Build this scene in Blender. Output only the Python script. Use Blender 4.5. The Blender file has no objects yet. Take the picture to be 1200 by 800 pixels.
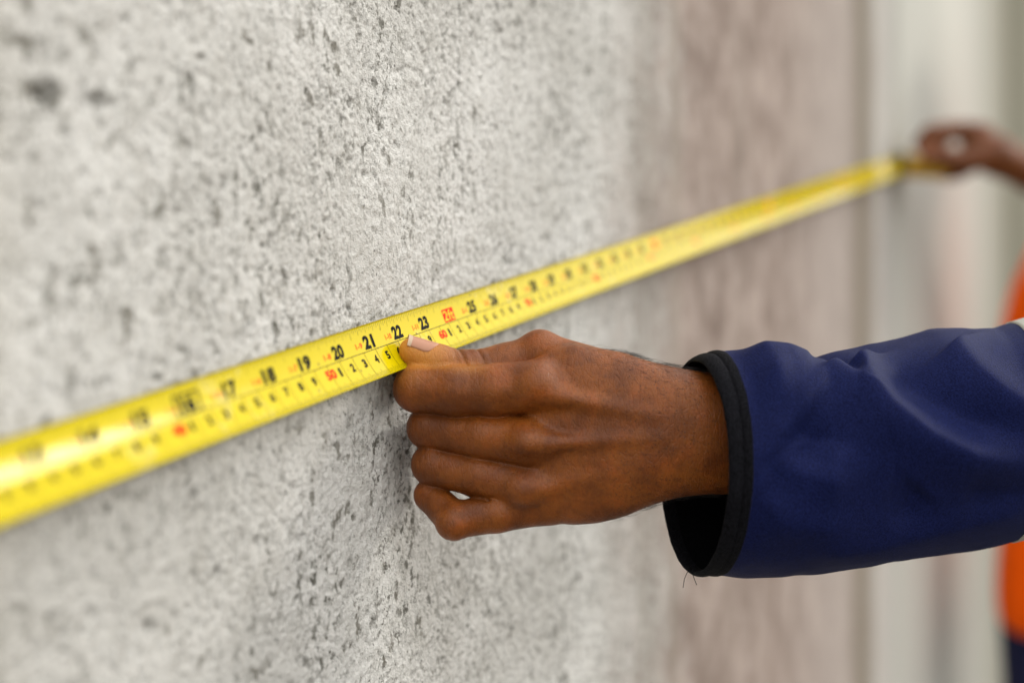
import bpy, math, random
import numpy as np

sc = bpy.context.scene
C = sc.collection
F = 1200 * 50 / 36.0          # focal length in pixels of the 1200 px wide photograph
CH = 1.28                     # camera height
rad = math.radians

# ------------------------------------------------------------------ camera
cam = bpy.data.cameras.new('camera')
cam.lens = 50; cam.sensor_width = 36; cam.clip_start = 0.02; cam.clip_end = 2000
cam.dof.use_dof = True; cam.dof.focus_distance = 0.640; cam.dof.aperture_fstop = 3.2
cam_o = bpy.data.objects.new('camera', cam); C.objects.link(cam_o)
cam_o.location = (0, 0, CH); cam_o.rotation_euler = (rad(90), 0, 0)
sc.camera = cam_o

# ------------------------------------------------------------------ sky and sun
CLOUD = 3.4                   # horizon brightness of the cloud layer
SUN_AZ, SUN_EL = 19.0, 25.0   # azimuth from +X towards +Y
w = bpy.data.worlds.new('World'); sc.world = w; w.use_nodes = True
nt = w.node_tree; nt.nodes.clear()
out = nt.nodes.new('ShaderNodeOutputWorld'); bg = nt.nodes.new('ShaderNodeBackground')
sky = nt.nodes.new('ShaderNodeTexSky'); sky.sky_type = 'NISHITA'; sky.sun_disc = False
sky.sun_elevation = rad(SUN_EL); sky.sun_rotation = rad(90 - SUN_AZ)
sky.air_density = 1.0; sky.dust_density = 0.3; sky.ozone_density = 1.0; sky.altitude = 100
hsv = nt.nodes.new('ShaderNodeHueSaturation'); hsv.inputs['Saturation'].default_value = 0.08
nt.links.new(sky.outputs[0], hsv.inputs['Color'])
# a closed cloud layer over the clear sky: three times as bright overhead as at the horizon
gen = nt.nodes.new('ShaderNodeTexCoord'); sepw = nt.nodes.new('ShaderNodeSeparateXYZ'); nt.links.new(gen.outputs['Generated'], sepw.inputs[0])
mrw = nt.nodes.new('ShaderNodeMapRange'); nt.links.new(sepw.outputs[2], mrw.inputs[0])
mrw.inputs[1].default_value = 0; mrw.inputs[2].default_value = 1; mrw.inputs[3].default_value = CLOUD; mrw.inputs[4].default_value = CLOUD * 3
cw = nt.nodes.new('ShaderNodeCombineColor')
for k_, m_ in enumerate((1.0, .99, .972)):
    mm_ = nt.nodes.new('ShaderNodeMath'); mm_.operation = 'MULTIPLY'; mm_.inputs[1].default_value = m_
    nt.links.new(mrw.outputs[0], mm_.inputs[0]); nt.links.new(mm_.outputs[0], cw.inputs[k_])
mxw = nt.nodes.new('ShaderNodeMix'); mxw.data_type = 'RGBA'; mxw.inputs[0].default_value = .8
nt.links.new(hsv.outputs[0], mxw.inputs[6]); nt.links.new(cw.outputs[0], mxw.inputs[7]); nt.links.new(mxw.outputs[2], bg.inputs[0])
bg.inputs[1].default_value = 0.15
nt.links.new(bg.outputs[0], out.inputs[0])

sun = bpy.data.lights.new('sun', 'SUN'); sun.energy = 0.5; sun.angle = rad(10); sun.color = (1.0, 0.95, 0.87)
sun_o = bpy.data.objects.new('sun', sun); C.objects.link(sun_o)
from mathutils import Vector
sd = Vector((math.cos(rad(SUN_EL)) * math.cos(rad(SUN_AZ)), math.cos(rad(SUN_EL)) * math.sin(rad(SUN_AZ)), math.sin(rad(SUN_EL))))
sun_o.rotation_euler = sd.to_track_quat('Z', 'Y').to_euler()
sun_o.location = (3, 2, 4)

sc.view_settings.view_transform = 'Standard'; sc.view_settings.look = 'None'
sc.view_settings.exposure = 1.10; sc.view_settings.gamma = 1.0
sc.render.engine = 'CYCLES'
sc.cycles.use_denoising = True
sc.cycles.max_bounces = 6

# ------------------------------------------------------------------ helpers
def W(px, py, d):
    """world point (m) seen at pixel (px, py) of the photograph, d metres in front of the camera"""
    return np.array([(px - 600) / F * d, d, CH + (400 - py) / F * d])

def J(px, py, dcm):
    """the same in centimetres from the camera: x right, y depth, z up"""
    return np.array([(px - 600) / F * dcm, dcm, (400 - py) / F * dcm])

def smooth01(e0, e1, x):
    t = np.clip((x - e0) / (e1 - e0), 0, 1); return t * t * (3 - 2 * t)

def mk(name, V, faces, mat=None, parent=None, smooth=True, kind=None, origin=None):
    """one mesh object; V (n,3) world metres; faces: (m,3|4) array or list of lists"""
    me = bpy.data.meshes.new(name)
    V = np.asarray(V, dtype=np.float64)
    base = None
    if parent is not None:
        base = np.array(parent['base'])
    elif origin is not None:
        base = np.array(origin)
    if base is not None:
        V = V - base
    if isinstance(faces, np.ndarray):
        n, k = faces.shape
        me.vertices.add(len(V)); me.vertices.foreach_set('co', V.astype(np.float32).ravel())
        me.loops.add(n * k); me.loops.foreach_set('vertex_index', faces.astype(np.int32).ravel())
        me.polygons.add(n)
        me.polygons.foreach_set('loop_start', np.arange(0, n * k, k, dtype=np.int32))
        me.update(calc_edges=True)
    else:
        me.from_pydata([tuple(v) for v in V], [], faces)
    me.polygons.foreach_set('use_smooth', np.full(len(me.polygons), smooth, dtype=bool))
    me.update()
    o = bpy.data.objects.new(name, me); C.objects.link(o)
    if mat: me.materials.append(mat)
    if parent is not None:
        o.parent = parent
        o['base'] = parent['base']
    elif origin is not None:
        o.location = origin; o['base'] = list(origin)
    else:
        o['base'] = [0.0, 0.0, 0.0]
    if kind: o['kind'] = kind
    return o

def child_of_part(o, part):
    o.parent = part

def empty(name, loc, label, cat, group=None):
    o = bpy.data.objects.new(name, None); C.objects.link(o)
    o.location = loc; o['label'] = label; o['category'] = cat; o['base'] = [float(v) for v in loc]
    o.empty_display_size = 0.05
    if group: o['group'] = group
    return o

def grid_faces(nu, nv, closed_v=False):
    i = np.arange(nu - 1)[:, None]; j = np.arange(nv if closed_v else nv - 1)[None, :]
    j2 = (j + 1) % nv
    a = i * nv + j; b = (i + 1) * nv + j; c = (i + 1) * nv + j2; d = i * nv + j2
    return np.stack([a, b, c, d], -1).reshape(-1, 4)

def attr(o, name, vals):
    a = o.data.attributes.new(name, 'FLOAT', 'POINT'); a.data.foreach_set('value', np.asarray(vals, dtype=np.float32))

rng = np.random.default_rng(7)
_perm = rng.random((512, 512)).astype(np.float32)
def vnoise(x, y, seed=0):
    x = np.asarray(x, dtype=np.float64) + seed * 37.17; y = np.asarray(y, dtype=np.float64) + seed * 91.3
    xi = np.floor(x).astype(np.int64); yi = np.floor(y).astype(np.int64)
    fx = (x - xi); fy = (y - yi); fx = fx * fx * (3 - 2 * fx); fy = fy * fy * (3 - 2 * fy)
    x0 = xi % 512; x1 = (xi + 1) % 512; y0 = yi % 512; y1 = (yi + 1) % 512
    return (_perm[x0, y0] * (1 - fx) + _perm[x1, y0] * fx) * (1 - fy) + (_perm[x0, y1] * (1 - fx) + _perm[x1, y1] * fx) * fy
def fbm(x, y, oct=4, seed=0, gain=.5):
    s = 0; a = 1; t = 0
    for k in range(oct):
        s = s + a * (vnoise(x * 2 ** k, y * 2 ** k, seed + k * 3) - .5) * 2; t += a; a *= gain
    return s / t

# ------------------------------------------------------------------ materials
def material(name):
    m = bpy.data.materials.new(name); m.use_nodes = True
    return m, m.node_tree, m.node_tree.nodes['Principled BSDF']

class NB:
    """small node builder"""
    def __init__(s, nt): s.nt = nt
    def n(s, t, **kw):
        nd = s.nt.nodes.new(t)
        for k, v in kw.items(): setattr(nd, k, v)
        return nd
    def link(s, a, b): s.nt.links.new(a, b)
    def val(s, sock, v):
        if hasattr(v, 'is_linked') or isinstance(v, bpy.types.NodeSocket): s.link(v, sock)
        else: sock.default_value = v
    def math(s, op, a, b=0.0, c=None, clamp=False):
        nd = s.n('ShaderNodeMath', operation=op, use_clamp=clamp)
        s.val(nd.inputs[0], a); s.val(nd.inputs[1], b)
        if c is not None: s.val(nd.inputs[2], c)
        return nd.outputs[0]
    def noise(s, vec, scale, detail=3, rough=.5, dist=0.0):
        nd = s.n('ShaderNodeTexNoise'); s.link(vec, nd.inputs['Vector'])
        nd.inputs['Scale'].default_value = scale; nd.inputs['Detail'].default_value = detail
        nd.inputs['Roughness'].default_value = rough; nd.inputs['Distortion'].default_value = dist
        return nd.outputs['Fac']
    def voro(s, vec, scale, feature='F1', rand=1.0):
        nd = s.n('ShaderNodeTexVoronoi', feature=feature); s.link(vec, nd.inputs['Vector'])
        nd.inputs['Scale'].default_value = scale; nd.inputs['Randomness'].default_value = rand
        return nd.outputs['Distance']
    def step(s, x, e0, e1):
        nd = s.n('ShaderNodeMapRange', interpolation_type='SMOOTHSTEP'); s.val(nd.inputs[0], x)
        nd.inputs[1].default_value = e0; nd.inputs[2].default_value = e1
        nd.inputs[3].default_value = 0; nd.inputs[4].default_value = 1
        return nd.outputs[0]
    def mix(s, f, a, b):
        nd = s.n('ShaderNodeMix', data_type='RGBA'); s.val(nd.inputs[0], f)
        for i, v in ((6, a), (7, b)):
            if isinstance(v, tuple): nd.inputs[i].default_value = (*v, 1)
            else: s.link(v, nd.inputs[i])
        return nd.outputs[2]
    def mapping(s, vec, scale):
        nd = s.n('ShaderNodeMapping'); s.link(vec, nd.inputs[0]); nd.inputs['Scale'].default_value = scale
        return nd.outputs[0]
    def bump(s, h, strength, dist, normal=None):
        nd = s.n('ShaderNodeBump'); s.link(h, nd.inputs['Height'])
        nd.inputs['Strength'].default_value = strength; nd.inputs['Distance'].default_value = dist
        if normal is not None: s.link(normal, nd.inputs['Normal'])
        return nd.outputs[0]
    def attr(s, name):
        nd = s.n('ShaderNodeAttribute', attribute_name=name); return nd.outputs['Fac']

def mat_concrete():
    m, nt, p = material('rough_concrete'); b = NB(nt)
    tc = b.n('ShaderNodeTexCoord').outputs['Object']
    sep = b.n('ShaderNodeSeparateXYZ'); b.link(tc, sep.inputs[0]); a = sep.outputs[0]; z = sep.outputs[2]
    big = b.noise(tc, 9, 4, .6)
    mid = b.noise(tc, 60, 4, .6)
    fine = b.noise(tc, 420, 3, .65)
    sand = b.noise(b.mapping(tc, (1.1, 1, .8)), 560, 5, .75)
    col = b.mix(b.step(big, .35, .7), (.585, .568, .525), (.725, .710, .668))
    col = b.mix(b.math('MULTIPLY', b.step(mid, .5, .72), .45), col, (.42, .40, .355))
    col = b.mix(b.math('MULTIPLY', b.step(fine, .58, .76), .4), col, (.28, .27, .25))
    col = b.mix(b.math('MULTIPLY', b.step(fine, .45, .25), .4), col, (.74, .73, .70))
    sm = b.math('MULTIPLY', b.step(sand, .52, .62), b.step(b.noise(tc, 34, 4, .65), .40, .62))
    col = b.mix(b.math('MULTIPLY', sm, .75), col, (.19, .18, .155))
    # dark grit grains; specks and blobs paint in the pits' dirt and shade
    grit = b.voro(b.mapping(tc, (1, 1, .8)), 330)
    gm = b.math('MULTIPLY', b.step(grit, .26, .10), b.step(b.noise(tc, 75, 3, .6), .50, .62))
    col = b.mix(b.math('MULTIPLY', gm, .75), col, (.10, .10, .088))
    pit_dirt_shade = b.math('MULTIPLY', b.step(b.noise(b.mapping(tc, (1.1, 1, .75)), 165, 5, .74), .53, .59), b.math('ADD', .12, b.math('MULTIPLY', b.step(b.noise(b.mapping(tc, (1, 1, .7)), 20, 5, .68), .44, .62), .88)))
    col = b.mix(b.math('MULTIPLY', pit_dirt_shade, .92), col, (.12, .114, .09))
    blob_n = b.noise(b.mapping(tc, (1.15, 1, .8)), 92, 4, .62)
    blobs = b.math('MULTIPLY', b.step(blob_n, .57, .645), b.math('ADD', .25, b.math('MULTIPLY', b.step(b.noise(tc, 11, 3, .6), .42, .60), .75)))
    col = b.mix(b.math('MULTIPLY', blobs, .85), col, (.155, .143, .112))
    # brown grime towards the near end of the wall
    gr = b.math('MULTIPLY', b.step(a, -.245, -.325), b.step(b.noise(tc, 9, 4, .6), .18, .55))
    col = b.mix(b.math('MULTIPLY', gr, .75), col, (.30, .255, .175))
    # rain stained stretch
    wob = b.math('MULTIPLY', b.math('SUBTRACT', b.noise(tc, 7, 5, .65), .5), .30)
    aw = b.math('ADD', b.math('ADD', a, wob), b.math('MULTIPLY', b.math('SUBTRACT', b.noise(tc, 70, 4, .7), .5), .16))
    streak = b.noise(b.mapping(tc, (16, 1, .9)), 1.0, 5, .65)
    streak2 = b.noise(b.mapping(tc, (42, 1, 2.2)), 1.0, 4, .6)
    blot = b.noise(b.mapping(tc, (1.3, 1, 1)), 17, 6, .7)
    warm = b.mix(b.step(blot, .3, .7), (.205, .153, .124), (.455, .372, .322))
    warm = b.mix(b.math('MULTIPLY', b.step(streak, .48, .68), .26), warm, (.235, .19, .15))
    warm = b.mix(b.math('MULTIPLY', b.step(streak2, .55, .75), .3), warm, (.27, .235, .20))
    col = b.mix(b.step(aw, .20, .42), col, warm)
    def band(c, wd, amt, colr, col):
        d = b.math('ABSOLUTE', b.math('SUBTRACT', b.math('ADD', a, b.math('MULTIPLY', b.math('SUBTRACT', streak2, .5), .04)), c))
        return b.mix(b.math('MULTIPLY', b.step(d, wd, wd * .2), amt), col, colr)
    col = band(.315, .035, .35, (.24, .215, .175), col)
    col = band(.375, .018, .5, (.26, .22, .17), col)
    lower = b.step(z, -.03, -.22)
    pale = b.mix(streak, (.34, .292, .26), (.53, .475, .43))
    upw = b.math('MULTIPLY', b.step(a, .62, .95), .65)
    col = b.mix(upw, col, pale)
    grey = b.mix(streak, (.40, .38, .345), (.54, .515, .47))
    col = b.mix(b.step(aw, 1.02, 1.16), col, grey)
    col = band(1.05, .10, .8, (.20, .17, .125), col)
    b.link(col, p.inputs['Base Color'])
    p.inputs['Roughness'].default_value = .93; p.inputs['Specular IOR Level'].default_value = .25
    rough = b.step(a, .5, .2)
    h = b.math('ADD', b.math('MULTIPLY', b.noise(tc, 900, 3, .7), .5), b.math('MULTIPLY', b.noise(tc, 260, 4, .7), 1.0))
    n = b.bump(h, .9, .0022)
    b.link(n, p.inputs['Normal'])
    return m

def mat_panel(name, c1, c2, c3, edge=None):
    m, nt, p = material(name); b = NB(nt)
    tc = b.n('ShaderNodeTexCoord').outputs['Object']
    s1 = b.noise(b.mapping(tc, (5, 1, .25)), 1.0, 4, .6); s2 = b.noise(b.mapping(tc, (22, 1, .6)), 1.0, 4, .6)
    col = b.mix(b.step(s1, .3, .7), c1, c2)
    col = b.mix(b.math('MULTIPLY', b.step(s2, .55, .75), .5), col, c3)
    if edge:
        sep = b.n('ShaderNodeSeparateXYZ'); b.link(tc, sep.inputs[0])
        col = b.mix(b.math('MULTIPLY', b.step(b.math('ADD', sep.outputs[0], b.math('MULTIPLY', s1, .2)), 1.95, 2.72), .8), col, edge)
    b.link(col, p.inputs['Base Color']); p.inputs['Roughness'].default_value = .95; p.inputs['Specular IOR Level'].default_value = .1
    b.link(b.bump(b.noise(tc, 120, 4, .6), .3, .002), p.inputs['Normal'])
    return m

def mat_skin(name, base, dark, light, sheen=0.0):
    m, nt, p = material(name); b = NB(nt)
    tc = b.n('ShaderNodeTexCoord').outputs['Object']
    mott = b.noise(tc, 55, 4, .6); fine = b.noise(tc, 450, 3, .6)
    red = tuple(v * q for v, q in zip(base, (1.35, 1.05, 1.0)))
    col = b.mix(b.math('MULTIPLY', b.step(b.noise(tc, 90, 4, .6), .45, .7), .4), base, red)
    col = b.mix(b.math('MULTIPLY', b.step(mott, .35, .68), .75), col, dark)
    fl = b.noise(b.mapping(tc, (1.3, 1, .28)), 420, 4, .7)
    col = b.mix(b.math('MULTIPLY', b.step(fl, .52, .68), .28), col, dark)
    col = b.mix(b.math('MULTIPLY', b.step(fine, .5, .75), .35), col, dark)
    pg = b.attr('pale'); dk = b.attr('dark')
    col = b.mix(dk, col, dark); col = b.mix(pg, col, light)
    # follicles
    fol = b.math('MULTIPLY', b.step(b.voro(tc, 620), .22, .10), b.math('MULTIPLY', b.attr('hairy'), .8))
    col = b.mix(fol, col, (.02, .009, .004))
    b.link(col, p.inputs['Base Color'])
    r = b.math('ADD', b.math('MULTIPLY', mott, .2), .30)
    b.link(r, p.inputs['Roughness']); p.inputs['Specular IOR Level'].default_value = .30
    p.inputs['Subsurface Weight'].default_value = .18
    p.inputs['Subsurface Radius'].default_value = (.9, .3, .12); p.inputs['Subsurface Scale'].default_value = .004
    # cross-hatched skin lines
    v1 = b.voro(b.mapping(tc, (1.0, .8, .55)), 780, 'DISTANCE_TO_EDGE')
    v2 = b.voro(b.mapping(tc, (1.2, .8, .40)), 330, 'DISTANCE_TO_EDGE')
    wr = b.noise(b.mapping(tc, (900, 300, 60)), 1.0, 3, .6)
    h = b.math('ADD', b.math('MULTIPLY', b.step(v1, 0, .13), .45), b.math('MULTIPLY', b.step(v2, 0, .10), .55))
    h = b.math('ADD', h, b.math('MULTIPLY', wr, .5))
    h = b.math('ADD', h, b.math('MULTIPLY', fine, .35))
    b.link(b.bump(h, .42, .00040), p.inputs['Normal'])
    return m

def mat_plain(name, col, rough=.6, spec=.5, coat=0.0, metallic=0.0, noise_amt=.0, nscale=80, bump=0.0, bscale=600):
    m, nt, p = material(name); b = NB(nt)
    tc = b.n('ShaderNodeTexCoord').outputs['Object']
    nz = b.noise(tc, nscale, 4, .6)
    c = b.mix(b.math('MULTIPLY', nz, noise_amt), col, tuple(v * .45 for v in col))
    b.link(c, p.inputs['Base Color'])
    p.inputs['Roughness'].default_value = rough; p.inputs['Specular IOR Level'].default_value = spec
    p.inputs['Coat Weight'].default_value = coat; p.inputs['Coat Roughness'].default_value = .12
    p.inputs['Metallic'].default_value = metallic
    if bump: b.link(b.bump(b.noise(tc, bscale, 3, .6), bump, .0006), p.inputs['Normal'])
    return m

def mat_fabric(name, c1, c2, weave=1500, sheen=.25, rough=.75, bumpd=.00025, spec=.15):
    m, nt, p = material(name); b = NB(nt)
    tc = b.n('ShaderNodeTexCoord').outputs['Object']
    wv = b.noise(b.mapping(tc, (1, 1, 1.3)), weave, 2, .6)
    big = b.noise(tc, 30, 4, .6)
    col = b.mix(b.step(wv, .3, .7), c1, c2)
    col = b.mix(b.math('MULTIPLY', b.step(big, .4, .8), .3), col, tuple(v * .6 for v in c1))
    lint = b.math('MULTIPLY', b.step(b.voro(tc, 420), .055, .03), .5)
    col = b.mix(lint, col, tuple(min(1, v * 2.5 + .02) for v in c2))
    b.link(col, p.inputs['Base Color'])
    p.inputs['Roughness'].default_value = rough; p.inputs['Specular IOR Level'].default_value = spec
    p.inputs['Specular Tint'].default_value = (*[min(1, .35 + v * 7) for v in c2], 1); p.inputs['Sheen Weight'].default_value = sheen; p.inputs['Sheen Roughness'].default_value = .4
    p.inputs['Sheen Tint'].default_value = (*[min(1, v * 6 + .05) for v in c2], 1)
    b.link(b.bump(wv, .6, bumpd), p.inputs['Normal'])
    return m

def mat_blade():
    m, nt, p = material('yellow_tape_paint'); b = NB(nt)
    tc = b.n('ShaderNodeTexCoord').outputs['Object']
    nz = b.noise(tc, 40, 4, .6); sm = b.noise(tc, 16, 5, .7)
    col = b.mix(b.math('MULTIPLY', nz, .3), (.60, .475, .001), (.54, .415, .002))
    col = b.mix(b.math('MULTIPLY', b.step(sm, .60, .70), .5), col, (.70, .62, .28))
    specks = b.math('MULTIPLY', b.step(b.voro(tc, 150), .15, .07), b.step(b.noise(tc, 25, 2, .5), .50, .60))
    col = b.mix(b.math('MULTIPLY', specks, .7), col, (.16, .11, .01))
    b.link(col, p.inputs['Base Color'])
    b.link(b.math('ADD', b.math('MULTIPLY', sm, .05), .10), p.inputs['Roughness'])
    p.inputs['Specular IOR Level'].default_value = .5
    p.inputs['Specular IOR Level'].default_value = .24; p.inputs['Specular Tint'].default_value = (1, .93, .6, 1)
    b.link(b.bump(b.noise(tc, 22, 2, .5), .06, .0006), p.inputs['Normal'])
    return m

M_WALL = mat_concrete()
M_PALE = mat_panel('pale_concrete', (.46, .455, .405), (.52, .515, .46), (.39, .38, .33), (.20, .185, .13))
M_OLIVE = mat_panel('stained_concrete', (.17, .16, .115), (.22, .21, .16), (.13, .12, .085))
M_GROUND = mat_plain('ground_concrete', (.13, .12, .105), .9, .3, noise_amt=.5, nscale=3, bump=.4, bscale=60)
M_SKIN = mat_skin('brown_skin', (.235, .067, .0088), (.095, .0235, .0035), (.55, .225, .042))
M_SKIN2 = mat_skin('dark_brown_skin', (.16, .044, .005), (.085, .023, .003), (.42, .17, .10))
M_NAIL = mat_plain('fingernail', (.43, .20, .115), .36, .4, coat=.0, noise_amt=.15, nscale=300)
M_NAILTIP = mat_plain('fingernail_edge', (.50, .36, .23), .4, .5, noise_amt=.2, nscale=300)
M_HAIR = mat_plain('dark_hair', (.012, .009, .008), .5, .4)
M_NAVY = mat_fabric('navy_softshell', (.0034, .0052, .029), (.0085, .0135, .068), 1300, .03, .62, .0004, spec=.13)
M_NAVY2 = mat_fabric('navy_work_cloth', (.012, .014, .045), (.02, .022, .06), 800, .1, .8)
M_BLACK = mat_fabric('black_binding', (.0018, .0018, .0024), (.010, .010, .013), 1100, .0, .8, .0008, spec=.09)
M_LINING = mat_fabric('black_lining', (.002, .002, .0024), (.004, .004, .005), 900, .0, .95, spec=.0)
M_BLADE = mat_blade()
M_INK = mat_plain('black_ink', (.006, .006, .005), .45, .03)
M_FADED = mat_plain('thin_black_ink', (.035, .028, .004), .45, .03)
M_RED = mat_plain('red_ink', (.70, .022, .003), .45, .04)
M_YLET = mat_plain('yellow_letter', (.85, .60, .03), .45, .05)
M_CASE = mat_plain('ochre_case_plastic', (.62, .36, .012), .4, .5, noise_amt=.3)
M_RUBBER = mat_plain('dark_case_rubber', (.055, .05, .018), .7, .4)
M_ORANGE = mat_fabric('orange_vest_cloth', (.95, .095, .0015), (1.0, .12, .002), 700, .1, .8)
M_REFL = mat_plain('grey_reflective_strip', (.36, .36, .31), .42, .6, noise_amt=.2, nscale=900, bump=.3, bscale=1500)
M_WHITEP = mat_plain('white_hat_plastic', (.75, .73, .70), .35, .5)
M_BOOT = mat_plain('boot_leather', (.03, .02, .014), .6, .4)
M_EYE = mat_plain('eye', (.5, .47, .43), .3, .5)
M_LIP = mat_plain('lip', (.20, .07, .05), .5, .4)

# ------------------------------------------------------------------ the wall
HX, HY = .42162, .90677                        # horizontal direction along the wall (world x, y)
hvec = np.array([HX, HY, 0.]); nvec = np.array([HY, -HX, 0.]); up = np.array([0, 0, 1.])
Z0 = .6742
TP0 = W(515, 384, Z0)                          # tape, 60 cm mark, centre line
WALL0 = TP0 - nvec * .0078                     # point of the wall plane behind it
WALL0[2] = CH
wang = math.atan2(HY, HX)

def wl(a, off, b):                              # wall coordinates (m) -> local x, y, z
    return a, off, b

def build_wall():
    al = np.concatenate([np.linspace(-2.6, -.75, 24), np.linspace(-.73, -.36, 20), np.arange(-.355, -.18, .0012), np.arange(-.18, .20, .0008),
                         np.arange(.20, .45, .0016), np.linspace(.455, 1.2435, 120)])
    bl = np.concatenate([np.linspace(-CH, -.66, 10), np.linspace(-.64, -.266, 70), np.arange(-.262, .2905, .0009), np.linspace(.296, .64, 64), np.linspace(.66, 1.9, 18)])
    A, B = np.meshgrid(al, bl, indexing='ij'); na, nb = A.shape
    ac, bc = A * 100, B * 100                     # cm
    H = np.zeros_like(A)
    dense = smooth01(.46, .26, A) * smooth01(-.40, -.345, A) * smooth01(.295, .285, np.abs(B - .012))
    H += .030 * fbm(ac * .6, bc * .6, 3, 1) + .10 * fbm(ac * .08, bc * .08, 2, 5)
    rough = .045 * fbm(ac * 2.0, bc * 1.7, 3, 9) + .075 * fbm(ac * 5.5, bc * 4.6, 3, 21, .8)
    rough = rough - .075 * smooth01(.10, .42, fbm(ac * 3.4, bc * 2.6, 3, 33, .6)) * smooth01(-.35, .2, fbm(ac * .5, bc * .4, 2, 36))
    H += rough * np.maximum(dense, .15)
    pit = np.zeros_like(A)
    r2 = np.random.default_rng(11)
    clump = lambda a, b: vnoise(a * .32, b * .25, 40) * .6 + vnoise(a * 1.1, b * .9, 43) * .4
    def add_pits(n, a0, a1, rlo, rhi, power, depth, thr):
        pa = r2.uniform(a0, a1, n); pb = r2.uniform(-26, 28.5, n); u = r2.random(n)
        keep = clump(pa, pb) > thr; pa, pb, u = pa[keep], pb[keep], u[keep]
        rr = rlo + (rhi - rlo) * u ** power
        for x, y, r in zip(pa, pb, rr): one_pit(x, y, r, depth * r * r2.uniform(.6, 1.2), r2.uniform(.7, 1.6))
    alc, blc = al * 100, bl * 100
    jit = fbm(ac * 5, bc * 5, 2, 77)
    def one_pit(x, y, r, d, asp):
        R = r * 1.8
        i0, i1 = np.searchsorted(alc, (x - R, x + R)); j0, j1 = np.searchsorted(blc, (y - R * asp, y + R * asp))
        if i1 <= i0 or j1 <= j0: return
        dx = (ac[i0:i1, j0:j1] - x) / r; dy = (bc[i0:i1, j0:j1] - y) / (r * asp)
        q = np.sqrt(dx * dx + dy * dy) + .8 * jit[i0:i1, j0:j1]
        prof = d * smooth01(1.15, .45, q)
        pit[i0:i1, j0:j1] = np.maximum(pit[i0:i1, j0:j1], prof)
    add_pits(16000, -36, 42, .045, .14, 2.6, 1.5, .50)
    add_pits(1500, -36, 42, .05, .18, 2.6, 1.2, .30)
    add_pits(30000, -19, 26, .035, .07, 1.5, 1.4, .45)
    for x, y, r, d, asp in ((-25.1, 7.8, .42, .75, 1.25), (-22.7, 8.0, .34, .6, .9), (-17.2, 10.4, .2, .3, 1.2), (-13.4, 8.2, .18, .3, 1), (-17.6, -5.6, .22, .3, 1.2), (-16.2, -8.6, .24, .35, 1.1), (-20.1, -10, .25, .35, 1.1)):
        one_pit(x, y, r, d, asp)
    H -= pit * np.maximum(dense, 0)
    V = np.stack([A, -H / 100, B], -1).reshape(-1, 3)
    f = grid_faces(na, nb)
    # back and edge of the slab so it has real thickness at the joint
    o = mk('wall', V, f, M_WALL, kind='structure')
    o.location = WALL0; o.rotation_euler = (0, 0, wang)
    o['base'] = [0., 0., 0.]
    return o

wall = build_wall()

def slab(name, a0, a1, off, mat, bev=.012, thick=.12):
    prof = [(a0, -thick), (a0, off - bev), (a0 + bev, off), (a1 - bev, off), (a1, off - bev), (a1, -thick)]
    zs = [-CH, 1.9]; V = []; nrow = 40
    zz = np.linspace(zs[0], zs[1], nrow)
    for z in zz:
        for i, (a, y) in enumerate(prof):
            jx = .0025 * (vnoise(z * 8, i * 3.3, 3) - .5) if 0 < i < 5 else 0
            V.append((a + jx, -(y + jx * .5), z))
    f = grid_faces(nrow, len(prof))[:, ::-1]
    o = mk(name, np.array(V), f.copy(), mat, smooth=False)
    o.parent = wall
    return o
# the rough slab's own end face, then the two panels beyond it with open joints between
def end_face():
    V = [(1.2435, .0015, -CH), (1.2435, .0015, 1.9), (1.2475, .006, 1.9), (1.2475, .006, -CH), (1.2475, .12, 1.9), (1.2475, .12, -CH)]
    o = mk('slab_end', np.array(V), [[0, 1, 2, 3], [3, 2, 4, 5]], M_WALL, smooth=False); o.parent = wall
end_face()
slab('panel', 1.262, 2.60, .002, M_PALE)
slab('panel', 2.72, 5.2, -.004, M_OLIVE)
o = mk('joint_back', np.array([(1.2, .05, -CH), (2.9, .05, -CH), (2.9, .05, 1.9), (1.2, .05, 1.9)]), [[0, 1, 2, 3]], M_OLIVE, smooth=False); o.parent = wall

# ground sheet
mk('ground', np.array([(-150, -150, 0), (150, -150, 0), (150, 150, 0), (-150, 150, 0)]), [[0, 1, 2, 3]], M_GROUND, smooth=False, kind='structure')

# ------------------------------------------------------------------ measuring tape
dvec = np.array([.8933 * .465, .8933, .8933 * .1924]); dvec /= np.linalg.norm(dvec)
wup = np.cross(dvec, nvec); wup = wup if wup[2] > 0 else -wup
wup /= np.linalg.norm(wup)
n2 = np.cross(wup, dvec); n2 = n2 if n2 @ nvec > 0 else -n2
ALPHA = rad(24)
e_t = -math.cos(ALPHA) * wup + math.sin(ALPHA) * n2
e_n = math.cos(ALPHA) * n2 + math.sin(ALPHA) * wup
RB = .040; HWID = .0123
def bow(s):
    """slight hang of the blade away from its straight line, in metres along e_n and down"""
    return 0.0
def tape_pt(s, u, off=0.0):
    """s metres from the zero end, u metres across (down positive)"""
    s = np.asarray(s, float)[..., None]; u = np.asarray(u, float)[..., None]
    ang = u / RB
    nrm = e_n * np.cos(ang) - e_t * np.sin(ang)
    return TP0 + dvec * (s - .60) + e_t * RB * np.sin(ang) + e_n * RB * (1 - np.cos(ang)) + nrm * off

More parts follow.
